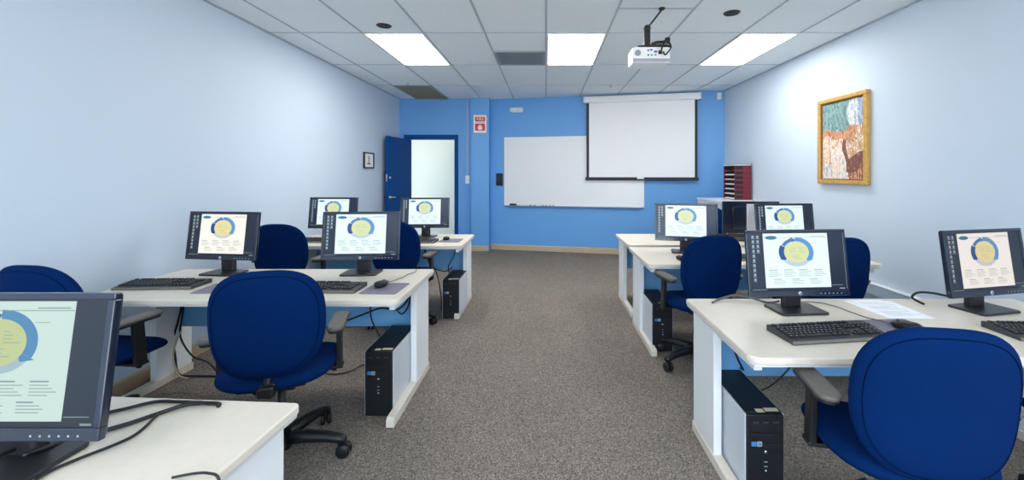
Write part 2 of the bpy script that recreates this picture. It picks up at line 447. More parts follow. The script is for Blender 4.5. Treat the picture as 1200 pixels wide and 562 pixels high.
for k, (s, c, nm) in enumerate(((-.80, (40, 44, 54), 'dark'), (-.72, (60, 66, 120), 'indigo'), (-.57, (150, 60, 60), 'red'), (-.50, (40, 90, 70), 'green'), (-.43, (50, 60, 140), 'blue'), (-.37, (30, 30, 36), 'black'))):
    mm = mat('marker %s' % nm, c, .4)
    t = thing('whiteboard_marker', ['leftmost', 'second', 'third', 'fourth', 'fifth', 'rightmost'][k]+' of the six short markers on the whiteboard tray', 'marker', far_local(s, -.045, .006), AW+R(random.uniform(-25, 25)), 'markers on the whiteboard tray')
    a = MB(); a.lathe('white', [(0, -.04), (.008, -.04), (.008, .02), (0, .02)], 12, RY(R(90))); a.build('barrel', t)
    a = MB(); a.lathe(mm, [(.008, .02), (.0085, .021), (.0085, .05), (.006, .055), (0, .055)], 12, RY(R(90))); a.build('cap', t)

# projection screen
t = thing('projection_screen', 'pulled down projection screen with black borders in a white wall case', 'projection screen', on_far(1.66, 1.318, .085), AW)
Ls = 1.92
a = MB(); a.prism('white', rrect(-.055, 1.365, .055, 1.48, .022), -Ls/2-.02, Ls/2+.02, 'x', .003); a.build('case', t)
for s in (-1, 1):
    a = MB(); x = s*(Ls/2+.02); a.prism('alu', rrect(-.06, 1.358, .06, 1.487, .024), min(x, x+s*.02), max(x, x+s*.02), 'x', .003); a.build('end_cap', t)
    a = MB(); a.box('white', s*.8-.02, .05, 1.44, s*.8+.02, .083, 1.50, .003); a.build('wall_bracket', t)
a = MB(); a.box('screenfab', -Ls/2+.06, -.003, .04, Ls/2-.06, .003, 1.38); a.build('fabric', t)
for s in (-1, 1):
    a = MB(); x = s*(Ls/2-.042); a.box('screenblk', x-.022, -.0035, .04, x+.022, .0035, 1.38); a.build('border', t)
a = MB(); a.prism('screenblk', rrect(-.016, -.008, .016, .05, .008), -Ls/2+.0, Ls/2-.0, 'x', .002); a.build('weight_bar', t)
a = MB(); a.prism('white', rrect(-.06, .02, .06, .05, .008), -.018, -.013, 'y', .001); a.build('pull_handle', t)

# small wall devices
p = on_far(-.545, 2.615, .002)
t = thing('emergency_light', 'small oval white emergency light high on the blue wall', 'emergency light', p, AW)
a = MB(); a.prism('white', rrect(-.125, -.045, .125, .045, .04), -.05, 0, 'y', .012); a.build('housing', t)
for s in (-1, 1):
    a = MB(); a.lathe('wbs', [(0, 0), (.032, 0), (.034, .008), (.02, .02), (0, .024)], 20, T(s*.06, -.05, -.005) @ RX(R(90))); a.build('lamp_head', t)
p = on_far(-.875, 1.32, .001)
t = thing('wall_control_panel', 'small black control panel beside the left edge of the whiteboard', 'control panel', p, AW)
a = MB(); a.prism('blackp', rrect(-.062, -.115, .062, .115, .008), -.03, 0, 'y', .004); a.build('cover', t)
for z in (-.055, .0, .055):
    a = MB(); a.box('screenblk', -.045, -.034, z-.02, .045, -.03, z+.02, .001); a.build('button', t)
t = thing('motion_sensor', 'small white motion sensor in the corner near the ceiling right of screen', 'sensor', (2.93, wy(2.93)-.02, 2.735), AW+R(-15))
a = MB(); a.prism('white', [(-.03, .0), (.03, .0), (.036, -.03), (.022, -.05), (-.022, -.05), (-.036, -.03)], -.055, .06, 'z', .004); a.build('housing', t)
a = MB(); a.box('wbs', -.02, -.053, -.035, .02, -.049, .01, .001); a.build('lens_window', t)
# fire sign on the column
t = thing('fire_sign', 'red and white fire sign mounted high on the blue column', 'sign', (-1.222, 7.689, 2.35))
a = MB(); a.prism('signwhite', rrect(-.118, -.165, .118, .165, .015), -.004, 0, 'y', .001); a.build('backing', t)
a = MB(); a.prism('red', rrect(-.092, .045, .092, .13, .006), -.0055, -.003, 'y'); a.prism('red', rrect(-.092, -.125, .092, .005, .006), -.0055, -.003, 'y'); a.build('red_field', t)
a = MB(); a.text('signwhite', 'FIRE', .075, T(0, -.006, .0885) @ RX(R(90)), sx=.95); a.text('red', 'EXTINGUISHER', .030, T(0, -.0045, .026) @ RX(R(90)), sx=.82); a.build('lettering', t)
a = MB(); a.prism('signwhite', [(-.02, -.03), (0, -.01), (.02, -.03), (.042, -.062), (.044, -.09), (.025, -.11), (-.025, -.11), (-.044, -.09), (-.042, -.062)], -.0065, -.005, 'y'); a.build('pictogram', t)
# conduit with switch
t = thing('light_switch', 'white switch box at the foot of a thin ceiling conduit beside the door', 'light switch', (-1.475, YD, 1.32))
a = MB(); a.box('white', -.04, -.045, -.075, .04, -.001, .075, .006); a.build('switch_box', t)
a = MB(); a.box('wbs', -.012, -.055, -.02, .012, -.045, .025, .003); a.build('toggle', t)
a = MB(); a.box('conduit', -.014, -.022, .075, .014, -.001, H-1.325, .003); a.build('conduit', t)

# small framed picture on the left wall
t = thing('framed_certificate', 'small black framed picture on the pale left wall near the door', 'picture', (XL+.001, 6.44, 1.51), R(90))
W, Hh = .36, .25
a = MB()
for q in ((-.18, 0, .18, .022), (-.18, .228, .18, .25), (-.18, .022, -.158, .228), (.158, .022, .18, .228)): a.box('blackp', q[0], -.025, q[1], q[2], 0, q[3], .003)
a.build('frame', t)
a = MB(); a.box('paper', -.158, -.012, .022, .158, -.002, .228); a.build('mat_board', t)
a = MB(); a.box('screenblk', -.012, -.0135, .09, .012, -.0115, .18); a.box('screenblk', -.06, -.0135, .065, .05, -.0115, .085); a.box('burg', -.02, -.0134, .17, .01, -.0115, .19); a.build('drawing', t)

# large gilt framed picture on the right wall (plain abstract stand-in)
t = thing('framed_painting', 'gilt framed colourful abstract painting on the pale right wall', 'painting', (XR-.001, 4.21, 1.325), R(-90))
W, Hh = .70, .895
a = MB()
f = .042
for (x0, z0, x1, z1) in ((-W/2, 0, W/2, f), (-W/2, Hh-f, W/2, Hh), (-W/2, f, -W/2+f, Hh-f), (W/2-f, f, W/2, Hh-f)): a.box('gold', x0, -.045, z0, x1, 0, z1, .008)
for (x0, z0, x1, z1) in ((-W/2+f, f, W/2-f, f+.012), (-W/2+f, Hh-f-.012, W/2-f, Hh-f), (-W/2+f, f, -W/2+f+.012, Hh-f), (W/2-f-.012, f, W/2-f, Hh-f)): a.box('golddark', x0, -.03, z0, x1, -.002, z1, .003)
a.build('frame', t)
PC = {k: mat('paint '+k, c, .6) for k, c in dict(teal=(122, 158, 158), teald=(96, 134, 132), teall=(160, 186, 182), cream=(236, 228, 216), rose=(226, 190, 168), peach=(214, 164, 128), orange=(196, 126, 90), brown=(122, 80, 68), maroon=(126, 80, 74), maroond=(100, 66, 64), blue=(110, 138, 180), sky=(186, 200, 214), grey=(188, 190, 194), bluegrey=(150, 164, 184), gold=(206, 176, 120)).items()}
a = MB(); nx, nz = 84, 110
from mathutils import noise as NZ
cw, ch = W-2*f, Hh-2*f
def pick(seq, g): return seq[max(0, min(len(seq)-1, int((g*.9+.5)*len(seq))))]
def paint(u, v):
    # soft blocks of colour broken up by short brush strokes
    w1 = NZ.noise((u*4, v*4, 1.3))*.13; w2 = NZ.noise((u*4, v*4, 7.7))*.13
    g = NZ.noise((u*26, v*11, 3.1))*.7+NZ.noise((u*60, v*30, 9.1))*.4; uu, vv = u+w1, v+w2
    if vv > .60 and uu < .62: return pick(['teald', 'teal', 'teal', 'teall', 'teald', 'teal'], math.sin(uu*30)*.4+g*.5)
    if vv > .62 and uu > .84: return pick(['blue', 'bluegrey', 'sky', 'blue'], g)
    if vv > .64: return pick(['sky', 'cream', 'sky', 'bluegrey'], g)
    if vv > .50 and uu < .78: return pick(['brown', 'orange', 'peach', 'orange', 'gold'], g)
    if vv > .36 and uu > .60: return pick(['orange', 'gold', 'peach', 'cream', 'brown'], g)
    if (uu-.40)**2*2.4+(vv-.22)**2*1.3 < .05: return pick(['grey', 'cream', 'cream', 'rose', 'cream', 'bluegrey'], g)
    if uu > .50 and vv > .14: return pick(['maroond', 'maroon', 'maroon', 'brown', 'orange'], g)
    if uu > .60: return pick(['orange', 'maroon', 'peach', 'orange'], g)
    if vv < .13: return pick(['bluegrey', 'grey', 'cream', 'rose'], g)
    return pick(['peach', 'rose', 'cream', 'rose', 'orange', 'gold'], g)
for i in range(nx):
    for j in range(nz):
        u, v = (i+.5)/nx, (j+.5)/nz
        x0 = -cw/2+i*cw/nx; z0 = f+j*ch/nz
        a.poly(PC[paint(u, v)], [(x0, -.018, z0), (x0+cw/nx, -.018, z0), (x0+cw/nx, -.018, z0+ch/nz), (x0, -.018, z0+ch/nz)])
a.box('golddark', -cw/2, -.016, f, cw/2, -.002, f+ch)
a.build('canvas', t)

# cable raceway along the right wall
t = thing('wall_raceway', 'pale cable raceway running low along the right wall', 'raceway', (XR, 0, .33))
a = MB(); a.box('wall_pale', -.05, 1.2, 0, -.001, 5.6, .095, .004); a.build('channel', t)
a = MB(); a.box('white', -.056, 1.2, .095, -.001, 5.6, .103, .001); a.build('cover_strip', t)

# cabinet with letter trays in the far right corner
t = thing('storage_cabinet', 'low putty white cabinet under the burgundy trays in the far corner', 'cabinet', (2.712, 6.18, 0))
a = MB(); a.box('cab', -.29, -.46, .04, .29, .46, 1.02, .003); a.box('screenblk', -.27, -.43, 0, .27, .43, .04); a.build('carcass', t)
a = MB(); a.box('white', -.30, -.475, 1.02, .30, .475, 1.048, .004); a.build('top', t)
for k in range(2):
    y = -.45+k*.452; q = MB(); q.box('cab', -.305, y, .06, -.291, y+.447, 1.0, .003); o = q.build('door', t)
    q = MB(); q.box('alu', -.322, y+(.40 if k == 0 else .03), .50, -.305, y+(.415 if k == 0 else .045), .62, .003); q.build('handle', o)
for k in range(7):
    z = 1.048+k*.0705
    t = thing('letter_tray', ['lowest', 'second from bottom', 'third from bottom', 'middle', 'third from top', 'second from top', 'topmost'][k]+' burgundy letter tray in the stack on the corner cabinet', 'letter tray', (2.865, 6.235, z), 0, 'burgundy letter trays stacked on the cabinet')
    a = MB(); x0, x1, y0, y1 = -.122, .122, -.185, .185
    a.box('burg', x0, y0, 0, x1, y1, .004)
    a.box('burg', x0, y0, .004, x1, y0+.004, .069); a.box('burg', x0, y1-.004, .004, x1, y1, .069); a.box('burg', x1-.004, y0+.004, .004, x1, y1-.004, .069)
    a.box('slot_shade', x0+.06, y0+.004, .004, x0+.064, y1-.004, .069)  # dark sheet standing in for the shade inside the tray
    a.box('burg', x0, y0+.004, .004, x0+.003, y1-.004, .009)
    # dark plate painting the shade of a hand cut, side facing the desks
    a.box('slot_shade', x0+.008, y0-.0012, .022, x0+.125, y0, .064)
    a.build('tray', t)
    if k < 6:
        a = MB(); zz = .005
        for q in range(3):
            a.box('paper', x0+.005+random.uniform(0, .006), y0+.02, zz, x0+.058, y1-.03, zz+.006); zz += .007
        pass
        tag(a.build('paper_stack', None, (2.865, 6.235, z)), 'paper sheets lying in the '+['lowest', 'second from bottom', 'third from bottom', 'middle', 'third from top', 'second from top'][k]+' burgundy letter tray', 'paper', 'papers in the letter trays')
t = thing('folder', 'dark folder lying flat on the topmost burgundy letter tray', 'folder', (2.865, 6.235, 1.048+7*.0705-.0015))
a = MB(); a.box('screenblk', -.122, -.185, 0, .122, .185, .012, .002); a.box('screenblk', -.122, -.185, .026, .122, .185, .032, .002); a.build('cover', t)
a = MB(); a.box('paper', -.126, -.178, .012, .115, .178, .026); a.build('sheets', t)

# ------------------------------------------------------------------ desks
def make_desk(w, d):
    t = thing('computer_desk', '', 'desk')
    a = MB(); a.prism('lam', rrect(-w/2, -d/2, w/2, d/2, .05, 6, (.02, .02, .055, .055)), .702, .73, 'z', .006, 3); a.build('desktop', t)
    a = MB(); a.prism('lamedge', rrect(-w/2+.004, -d/2+.004, w/2-.004, d/2-.004, .05, 6, (.018, .018, .052, .052)), .694, .7035); a.build('edge_band', t)
    for s in (-1, 1):
        x = s*(w/2-.055)
        l = MB(); l.box('leg', x-.02, d/2-.31, .052, x+.02, d/2-.03, .694, .004); o = l.build('leg', t)
        l = MB(); l.prism('lam', [(-d/2+.03, .004), (d/2-.02, .004), (d/2-.02, .055), (-d/2+.045, .055), (-d/2+.03, .04)], x-.024, x+.024, 'x', .003); l.build('foot', o)
        l = MB(); l.box('leg', x-.016, -d/2+.06, .655, x+.016, d/2-.31, .694, .003); l.build('bracket', o)
    a = MB(); a.box('modesty', -w/2+.076, d/2-.12, .35, w/2-.076, d/2-.10, .694, .002); a.build('modesty_panel', t)
    return t
DG = 'computer desks in two columns'
dk = make_desk(1.84, .76)
desks = [((-1.745, 2.69), 0, 'white desk in the left column, second from the camera, with two keyboards'),
         ((-1.745, 4.43), 0, 'farthest white desk in the left column, nearest the blue door'),
         ((-1.694, .957), R(-3.5), 'nearest white desk in the left column with loose cables across its top'),
         ((1.705, 1.965), 0, 'nearest white desk in the right column with papers lying on it'),
         ((1.71, 3.60), 0, 'second white desk in the right column, under two lit monitors'),
         ((1.73, 4.475), 0, 'farthest white desk in the right column, backing onto the second one')]
for i, ((x, y), a_, lb) in enumerate(desks):
    o = dk if i == 0 else copy_tree(dk)
    place(o, (x, y, 0), a_, lb, DG)
DZ = .73

# ------------------------------------------------------------------ office chairs
def make_chair():
    t = thing('office_chair', '', 'chair')
    a = MB(); a.lathe('blackp', [(0, .062), (.05, .062), (.055, .08), (.05, .115), (.036, .125), (0, .125)], 20); a.build('hub', t)
    for k in range(5):
        an = R(72*k+18); mz = RZ(an)
        l = MB()
        prof = [(.04, .110, .030, .027), (.12, .112, .027, .024), (.22, .106, .024, .020), (.285, .094, .022, .018), (.312, .086, .018, .014)]
        tb = bmesh.new(); rings = []
        for (r, z, w, h) in prof:
            rings.append([tb.verts.new((r, w*cx, z+h*cz)) for cx, cz in ((-1, -.8), (-1, .3), (-.55, 1), (.55, 1), (1, .3), (1, -.8))])
        for A, B in zip(rings, rings[1:]):
            for q in range(6): tb.faces.new((A[q], A[(q+1) % 6], B[(q+1) % 6], B[q]))
        tb.faces.new(rings[0]); tb.faces.new(rings[-1]); bmesh.ops.recalc_face_normals(tb, faces=tb.faces[:])
        l._merge(tb, 'blackp', True, mz); o = l.build('leg', t)
        c = MB(); cm = mz @ T(.295, 0, 0) @ RZ(R(40*k))
        for s in (-1, 1): c.lathe('blackp', [(0, -.011), (.026, -.011), (.034, -.006), (.034, .006), (.026, .011), (0, .011)], 20, cm @ T(.008, s*.017, .034) @ RX(R(90)))
        c.box('blackp', -.022, -.006, .034, .024, .006, .074, .004, mtx=cm); c.tube('chrome', [(0, 0, .068), (0, 0, .092)], .006, 8, mtx=cm, spline=False)
        c.build('caster', o)
    a = MB(); a.lathe('blackp', [(0, .12), (.03, .12), (.03, .25), (.024, .26), (.018, .27), (.018, .405), (0, .405)], 20); a.build('gas_cylinder', t)
    a = MB(); a.box('blackp', -.09, -.13, .395, .09, .13, .432, .01); a.box('blackp', -.14, -.16, .424, .14, .14, .434, .003); o = a.build('mechanism', t)
    l = MB(); l.tube('blackp', [(.08, .03, .412), (.18, .03, .41), (.245, .035, .405)], lambda u: .006+.005*(u > .75), 10); l.build('height_lever', o)
    # seat
    a = MB()
    def sm(x, y, c):
        dip = -.035*max(0, (y-.08)/.17)**2 + .012*(x/.25)**2
        return (x, y+.02, .468+c+dip)
    a.cushion('fab', .51, .50, .085, 3.0, sm); a.build('seat', t)
    # backrest: wider above, drawn in towards its foot, wrapped a little round the sitter
    def bm_(x, bz, c):
        k = 1-.07*max(0, (-bz-.02)/.24)
        x2 = x*k
        y = -.235-c+.45*x2*x2-.10*bz+.018*math.cos(bz*7)
        return (x2, y, .755+bz)
    a = MB(); a.cushion('fab', .47, .50, .085, 2.85, bm_); o = a.build('backrest', t)
    pts = []
    for k in range(48):
        an = 2*PI*k/48; cs, sn = math.cos(an), math.sin(an); n = 2.85; rho = .90
        x = .235*math.copysign(abs(cs)**(2/n), cs)*rho; z = .25*math.copysign(abs(sn)**(2/n), sn)*rho
        pts.append(bm_(x, z, .0425*(1-rho**5)**.5+.0005))
    p = MB(); p.tube('piping', pts, .0022, 6, closed=True, spline=False); p.build('piping', o)
    a = MB(); a.tube('blackp', [(0, -.10, .415), (0, -.16, .412), (0, -.205, .43), (0, -.215, .47), (0, -.20, .52)], .02, 10)
    a.box('blackp', -.036, -.255, .43, .036, -.19, .482, .012); a.build('back_support', t)
    for s in (-1, 1):
        l = MB()
        l.prism('blackp', [(-.03+.02, .43), (.03+.02, .43), (.032, .653), (-.022, .653)], s*.262-.012, s*.262+.012, 'x', .005)
        l.box('blackp', min(s*.10, s*.28), -.01, .42, max(s*.10, s*.28), .05, .436, .004)
        o = l.build('armrest', t)
        q = MB(); q.prism('pad', rrect(s*.262-.040, -.155, s*.262+.040, .125, .036), .683, .706, 'z', .010, 3, mtx=T(0, 0, -.022)); q.prism('blackp', rrect(s*.262-.034, -.145, s*.262+.034, .115, .030), .673, .685, 'z', mtx=T(0, 0, -.022)); q.build('arm_pad', o)
    return t
CG = 'blue office chairs at the desks'
ch = make_chair()
chairs = [((-1.330, 2.09), R(18), 'blue office chair with its back to the camera, nearest the aisle on the left'),
          ((-2.416, 2.213), R(-6), 'blue office chair by the left wall, half behind the nearest monitor'),
          ((-2.31, 3.80), R(2), 'blue office chair by the left wall at the desk nearest the door'),
          ((-1.36, 3.98), R(-4), 'blue office chair on the aisle at the desk nearest the door'),
          ((1.252, 1.505), R(-10), 'blue office chair in the right foreground, its back to the camera'),
          ((2.225, 1.56), R(0), 'blue office chair at the right edge, beside the right foreground chair'),
          ((1.145, 3.16), R(10), 'blue office chair on the aisle at the second desk in the right column'),
          ((1.99, 3.06), R(2), 'blue office chair by the right wall, behind the nearest lit monitor'),
          ((2.10, 5.22), R(176), 'blue office chair in the far right corner, in front of the cabinet')]
SPIN = [4, 30, 50, 66, 10, 40, 63.7, 20, 0]
for i, ((x, y), a_, lb) in enumerate(chairs):
    o = ch if i == 0 else copy_tree(ch)
    place(o, (x, y, 0), a_, lb, CG)
    for c in o.children:
        if c.name.split('.')[0] in ('leg',): c.rotation_euler = (0, 0, R(SPIN[i]-18)-a_)
        if i == 4 and c.name.split('.')[0] == 'backrest': c.location.z = -.034

# ------------------------------------------------------------------ monitors
def screen_mats(tint, k=1.0):
    def e(nm, c, s=1.0): return emit('screen %s' % nm, tuple(min(255, v*t) for v, t in zip(c, tint)), s*k*.80, .3)
    return dict(bg=e('desktop', (36, 50, 78), .55), page=e('page', (250, 252, 252), .95), dark=e('dark blue arc', (30, 84, 160), .8), mid=e('arrow arc', (74, 128, 190), .85),
                lt=e('blue arc', (98, 160, 220), .85), lav=e('lavender arc', (206, 214, 234), .9), yel=e('yellow disc', (238, 230, 168), .92), txt=e('text', (172, 186, 196), .8),
                logo=e('logo oval', (50, 130, 170), .8), line=e('title line', (186, 204, 196), .85), icon=e('icons', (196, 208, 222), .7), bar=e('taskbar', (30, 44, 70), .5))
SM = {'cool': screen_mats((.93, .99, 1.0)), 'warm': screen_mats((.99, .97, .93)), 'rose': screen_mats((.97, .93, .90), .9), 'green': screen_mats((.83, .91, .88), .9)}
TILT = R(-7)
MW, MH = .535, .335
def monitor_common(t, tall=.105, silver=False):
    a = MB()
    a.prism('monbase', rrect(-.125, -.085, .125, .085, .02), 0, .012, 'z', .004); a.build('stand_base', t)
    a = MB(); a.prism('monbase', rrect(-.048, .02, .048, .06, .012), .011, tall+.14, 'z', .004); a.build('stand_neck', t)
def make_monitor(kind, label, tall=.105):
    t = thing('computer_monitor', label, 'monitor', group='lit desktop monitors on the desks')
    monitor_common(t, tall)
    tm = T(0, 0, tall+MH/2) @ RX(TILT)
    a = MB()
    bl, bt, bb = .017, .015, .030
    hx, hz = MW/2, MH/2
    for q in ((-hx, -hz, hx, -hz+bb), (-hx, hz-bt, hx, hz), (-hx, -hz+bb, -hx+bl, hz-bt), (hx-bl, -hz+bb, hx, hz-bt)): a.box('mon', q[0], -.018, q[1], q[2], .0, q[3], .003, mtx=tm)
    a.box('mon', -hx+.004, -.012, -hz+.004, hx-.004, .008, hz-.004, .005, mtx=tm)
    a.prism('mon', rrect(-.16, -.11, .16, .11, .03), .006, .030, 'y', .008, mtx=tm)
    o = a.build('housing', t)
    c = MB(); c.lathe('alu', [(0, 0), (.0105, 0), (.0105, .001), (0, .0014)], 20, tm @ T(0, -.0176, -hz+.0145) @ RX(R(90)))
    c.text('mon', 'hp', .014, tm @ T(0, -.0192, -hz+.0145) @ RX(R(90)), depth=.0002); c.build('badge', o)
    for k in range(6):
        c = MB(); c.box('alu', hx-.05-k*.022, -.0188, -hz+.011, hx-.046-k*.022, -.0176, -hz+.015, mtx=tm); c.build('button', o)
    # screen picture
    s = SM[kind]; a = MB(); sw, sh = MW-2*bl, MH-bt-bb
    sx0, sz0 = -sw/2, -hz+bb
    def U(u, v, lay): return tm @ Vector((sx0+u*sw, -.0135-lay*.0003, sz0+v*sh))
    def rect(m_, u0, v0, u1, v1, lay): a.poly(m_, [U(u0, v0, lay), U(u1, v0, lay), U(u1, v1, lay), U(u0, v1, lay)])
    rect(s['bg'], 0, 0, 1, 1, 0); rect(s['bar'], 0, 0, 1, .045, 1)
    rect(s['page'], .150, .045, .842, .985, 1)
    ax = sh/sw
    cx, cy, ro, rb = .497, .655, .185, .262      # ring centre, radii in u and v
    def arc(m_, a0, a1, r0, r1, lay, n=20):
        for k in range(n):
            t0, t1 = R(a0+(a1-a0)*k/n), R(a0+(a1-a0)*(k+1)/n)
            a.poly(m_, [U(cx+ro*r*math.cos(tt), cy+rb*r*math.sin(tt), lay) for r, tt in ((r0, t0), (r1, t0), (r1, t1), (r0, t1))])
    def ell(m_, ex, ey, rx, ry, lay, n=36): a.poly(m_, [U(ex+rx*math.cos(2*PI*k/n), ey+ry*math.sin(2*PI*k/n), lay) for k in range(n)])
    def arrow(m_, ang, half, ln, lay):
        tn = R(ang); d = -1 if ln < 0 else 1
        def q(r, dt): return U(cx+ro*r*math.cos(tn+R(dt)), cy+rb*r*math.sin(tn+R(dt)), lay)
        a.poly(m_, [q(.82-half, 0), q(.82+half, 0), q(.84, ln)])
    arc(s['lav'], 205, 325, .70, .95, 2); arc(s['lt'], -28, 92, .70, 1.0, 2); arrow(s['lt'], -28, .28, -16, 3)
    arc(s['mid'], 108, 150, .74, .96, 3); arrow(s['mid'], 108, .24, -18, 4)
    arc(s['dark'], 152, 208, .68, 1.02, 3); arrow(s['dark'], 206, .26, 12, 4)
    ell(s['yel'], cx, cy, ro*.72, rb*.72, 5)
    for (dx, dy, w) in ((-.07, .07, .07), (-.075, .04, .06), (-.07, .01, .075), (.02, .09, .03), (.02, .06, .045), (.02, .03, .04), (.02, 0, .08), (-.06, -.05, .09), (-.05, -.08, .07), (-.03, -.11, .09)):
        rect(s['line'], cx+dx, cy+dy-.004, cx+dx+w, cy+dy+.004, 6)
    rect(s['line'], .155, .906, .838, .914, 2); ell(s['logo'], .235, .91, .062, .034, 4)
    rect(s['txt'], .66, .925, .82, .935, 3)
    rect(s['page'], .655, .80, .74, .83, 5); rect(s['line'], .663, .812, .73, .818, 6)
    for k, u in enumerate((.19, .35, .51, .67)):
        rect(s['txt'], u, .345, u+.09, .357, 2)
        for q in range(4): rect(s['line'], u, .318-q*.026, u+.11+.02*((k+q) % 3)-.02, .326-q*.026, 2)
    for k, u in enumerate((.24, .43, .62)):
        rect(s['txt'], u, .185, u+.08, .197, 2)
        for q in range(3): rect(s['line'], u, .16-q*.026, u+.11+.02*((k+q) % 2), .168-q*.026, 2)
    for r_ in range(10):
        for c_ in range(2 if r_ < 4 else 1):
            u = .03+c_*.05; v = .93-r_*.082
            rect(s['icon'], u, v-.022, u+.024, v+.02, 2); rect(s['txt'], u-.006, v-.038, u+.03, v-.03, 2)
    rect(s['icon'], .008, .015, .16, .022, 2); rect(s['txt'], .93, .012, .985, .03, 2); rect(s['txt'], .85, .075, .97, .082, 2)
    a.build('screen', t)
    return t
mons = [('cool', (-1.30, 2.93), R(3), 'lit monitor on the second left desk, next to the aisle', .10),
        ('warm', (-2.27, 2.93), R(-6), 'lit monitor on the second left desk, next to the left wall', .10),
        ('green', (-1.305, 1.0), R(0), 'large lit monitor at the left edge on the nearest left desk', .08),
        ('cool', (-2.30, 4.50), R(-3), 'lit monitor by the left wall on the desk nearest the door', .11),
        ('cool', (-1.345, 4.62), R(3), 'lit monitor in front of the open doorway', .10),
        ('cool', (1.285, 2.14), R(4), 'large lit monitor next to the aisle on the nearest right desk', .080),
        ('rose', (2.262, 2.15), R(12), 'lit monitor cut by the right edge on the nearest right desk', .080),
        ('cool', (1.25, 3.72), R(-14), 'lit monitor next to the aisle on the second right desk, turned aside', .10),
        ('cool', (2.13, 3.72), R(3), 'lit monitor by the right wall on the second right desk', .10)]
for kd, (x, y), a_, lb, tl in mons: place(make_monitor(kd, lb, tl), (x, y, DZ), a_, lb)
# the monitor seen from behind
t = thing('computer_monitor', 'dark monitor seen from behind with a silver stand column, on the farthest right desk', 'monitor', (2.155, 4.38, DZ), R(176))
a = MB(); a.prism('monbase', [(-.12, -.115), (.12, -.115), (.15, .07), (.13, .085), (-.13, .085), (-.15, .07)], 0, .014, 'z', .004); a.build('stand_base', t)
a = MB(); a.prism('silver', rrect(-.06, .035, .06, .075, .012), .013, .385, 'z', .004); a.build('stand_neck', t)
a = MB(); a.prism('mon', rrect(-.29, .075, .29, .41, .008), -.02, .012, 'y', .004); a.prism('mon', rrect(-.2, .12, .2, .36, .03), .01, .036, 'y', .01); a.build('housing', t)
a = MB(); a.box('screenblk', -.272, -.0225, .10, .272, -.0195, .392); a.build('screen', t)

# ------------------------------------------------------------------ keyboards
def make_keyboard(full):
    t = thing('keyboard', '', 'keyboard')
    a = MB()
    tl = RX(R(5))
    a.prism('kbd', [(-.085, 0), (.085, 0), (.085, .026), (.07, .028), (-.068, .015), (-.085, .010)], -.235, .235, 'x', .002)
    a.build('case', t)
    a = MB(); a.box('kbdfront', -.234, -.0865, .003, .234, -.070, .0125, .002, mtx=RX(R(0))); a.build('palm_edge', t)
    def kz(y): return .0155+(y+.068)/.138*.0125
    U_ = .0189; x0 = -.226
    rows = []   # (y, [(x,w)])
    def run(y, x, ws):
        out = []
        for w in ws:
            if w > 0: out.append((x, w))
            x += abs(w)
        rows.append((y, out, x))
        return x
    ys = [.060, .031, .012, -.007, -.026, -.045]
    run(ys[0], 0, [1, -1, 1, 1, 1, 1, -.5, 1, 1, 1, 1, -.5, 1, 1, 1, 1, -.3, 1, 1, 1])
    run(ys[1], 0, [1]*13+[2, -.3, 1, 1, 1, -.3, 1, 1, 1, 1])
    run(ys[2], 0, [1.5]+[1]*12+[1.5, -.3, 1, 1, 1, -.3, 1, 1, 1])
    run(ys[3], 0, [1.75]+[1]*11+[2.25, -3.6, 1, 1, 1])
    run(ys[4], 0, [2.25]+[1]*10+[2.75, -1.3, 1, -1.3, 1, 1, 1])
    run(ys[5], 0, [1.5, 1, 1.5, 6, 1.5, 1, 1.5, -1, 1, 1, 1, -.3, 2, 1])
    km = {}
    allk = []
    for y, ks, _ in rows:
        for (x, w) in ks: allk.append((x0+x*U_, y, w))
    sc = .452/((15+.3+3+.3+4)*U_)
    allk = [(x0+(x-x0)*sc, y, w*sc) for x, y, w in allk]
    if full:
        for (x, y, w) in allk[:100]:
            wk = round(w, 3)
            if wk not in km:
                k = MB(); W_ = w*U_-.0022
                tb = bmesh.new(); bmesh.ops.create_cube(tb, size=1)
                for v in tb.verts:
                    s_ = .82 if v.co.z > 0 else 1
                    v.co = Vector((v.co.x*(W_-(.004 if v.co.z > 0 else 0)), v.co.y*.0165*s_, v.co.z*.008))
                k._merge(tb, 'key', False)
                k.box('legend', -.0035, .0, .0041, .0005, .0035, .0043)
                o = k.build('key', t); km[wk] = o
            else:
                o = km[wk].copy(); COL.objects.link(o); o.parent = t
            o.location = (x+w*U_/2, y, kz(y)+.003); o.rotation_euler = (R(5), 0, 0)
        rest = allk[100:]
    else: rest = allk
    if rest:
        k = MB()
        for (x, y, w) in rest:
            k.box('key', -(w*U_-.003)/2, -.0078, -.004, (w*U_-.003)/2, .0078, .004, mtx=T(x+w*U_/2, y, kz(y)+.003) @ RX(R(5)))
        o = k.build('key_field', t); o['kind'] = 'stuff'
    return t
KG = 'black keyboards on the desks'
kb = make_keyboard(True); kbs = make_keyboard(False)
kbl = [(kb, (1.235, 1.815), R(7), 'black keyboard before the large lit monitor on the nearest right desk'),
       (None, (-2.395, 2.60), R(2), 'black keyboard nearest the left wall on the second left desk'),
       (None, (-1.36, 2.53), R(-1), 'black keyboard beside the mouse pad on the second left desk'),
       (None, (2.235, 1.82), R(-3), 'black keyboard cut by the right edge of the view')]
for k, (x, y), a_, lb in kbl:
    o = k or copy_tree(kb); place(o, (x, y, DZ), a_, lb, KG)
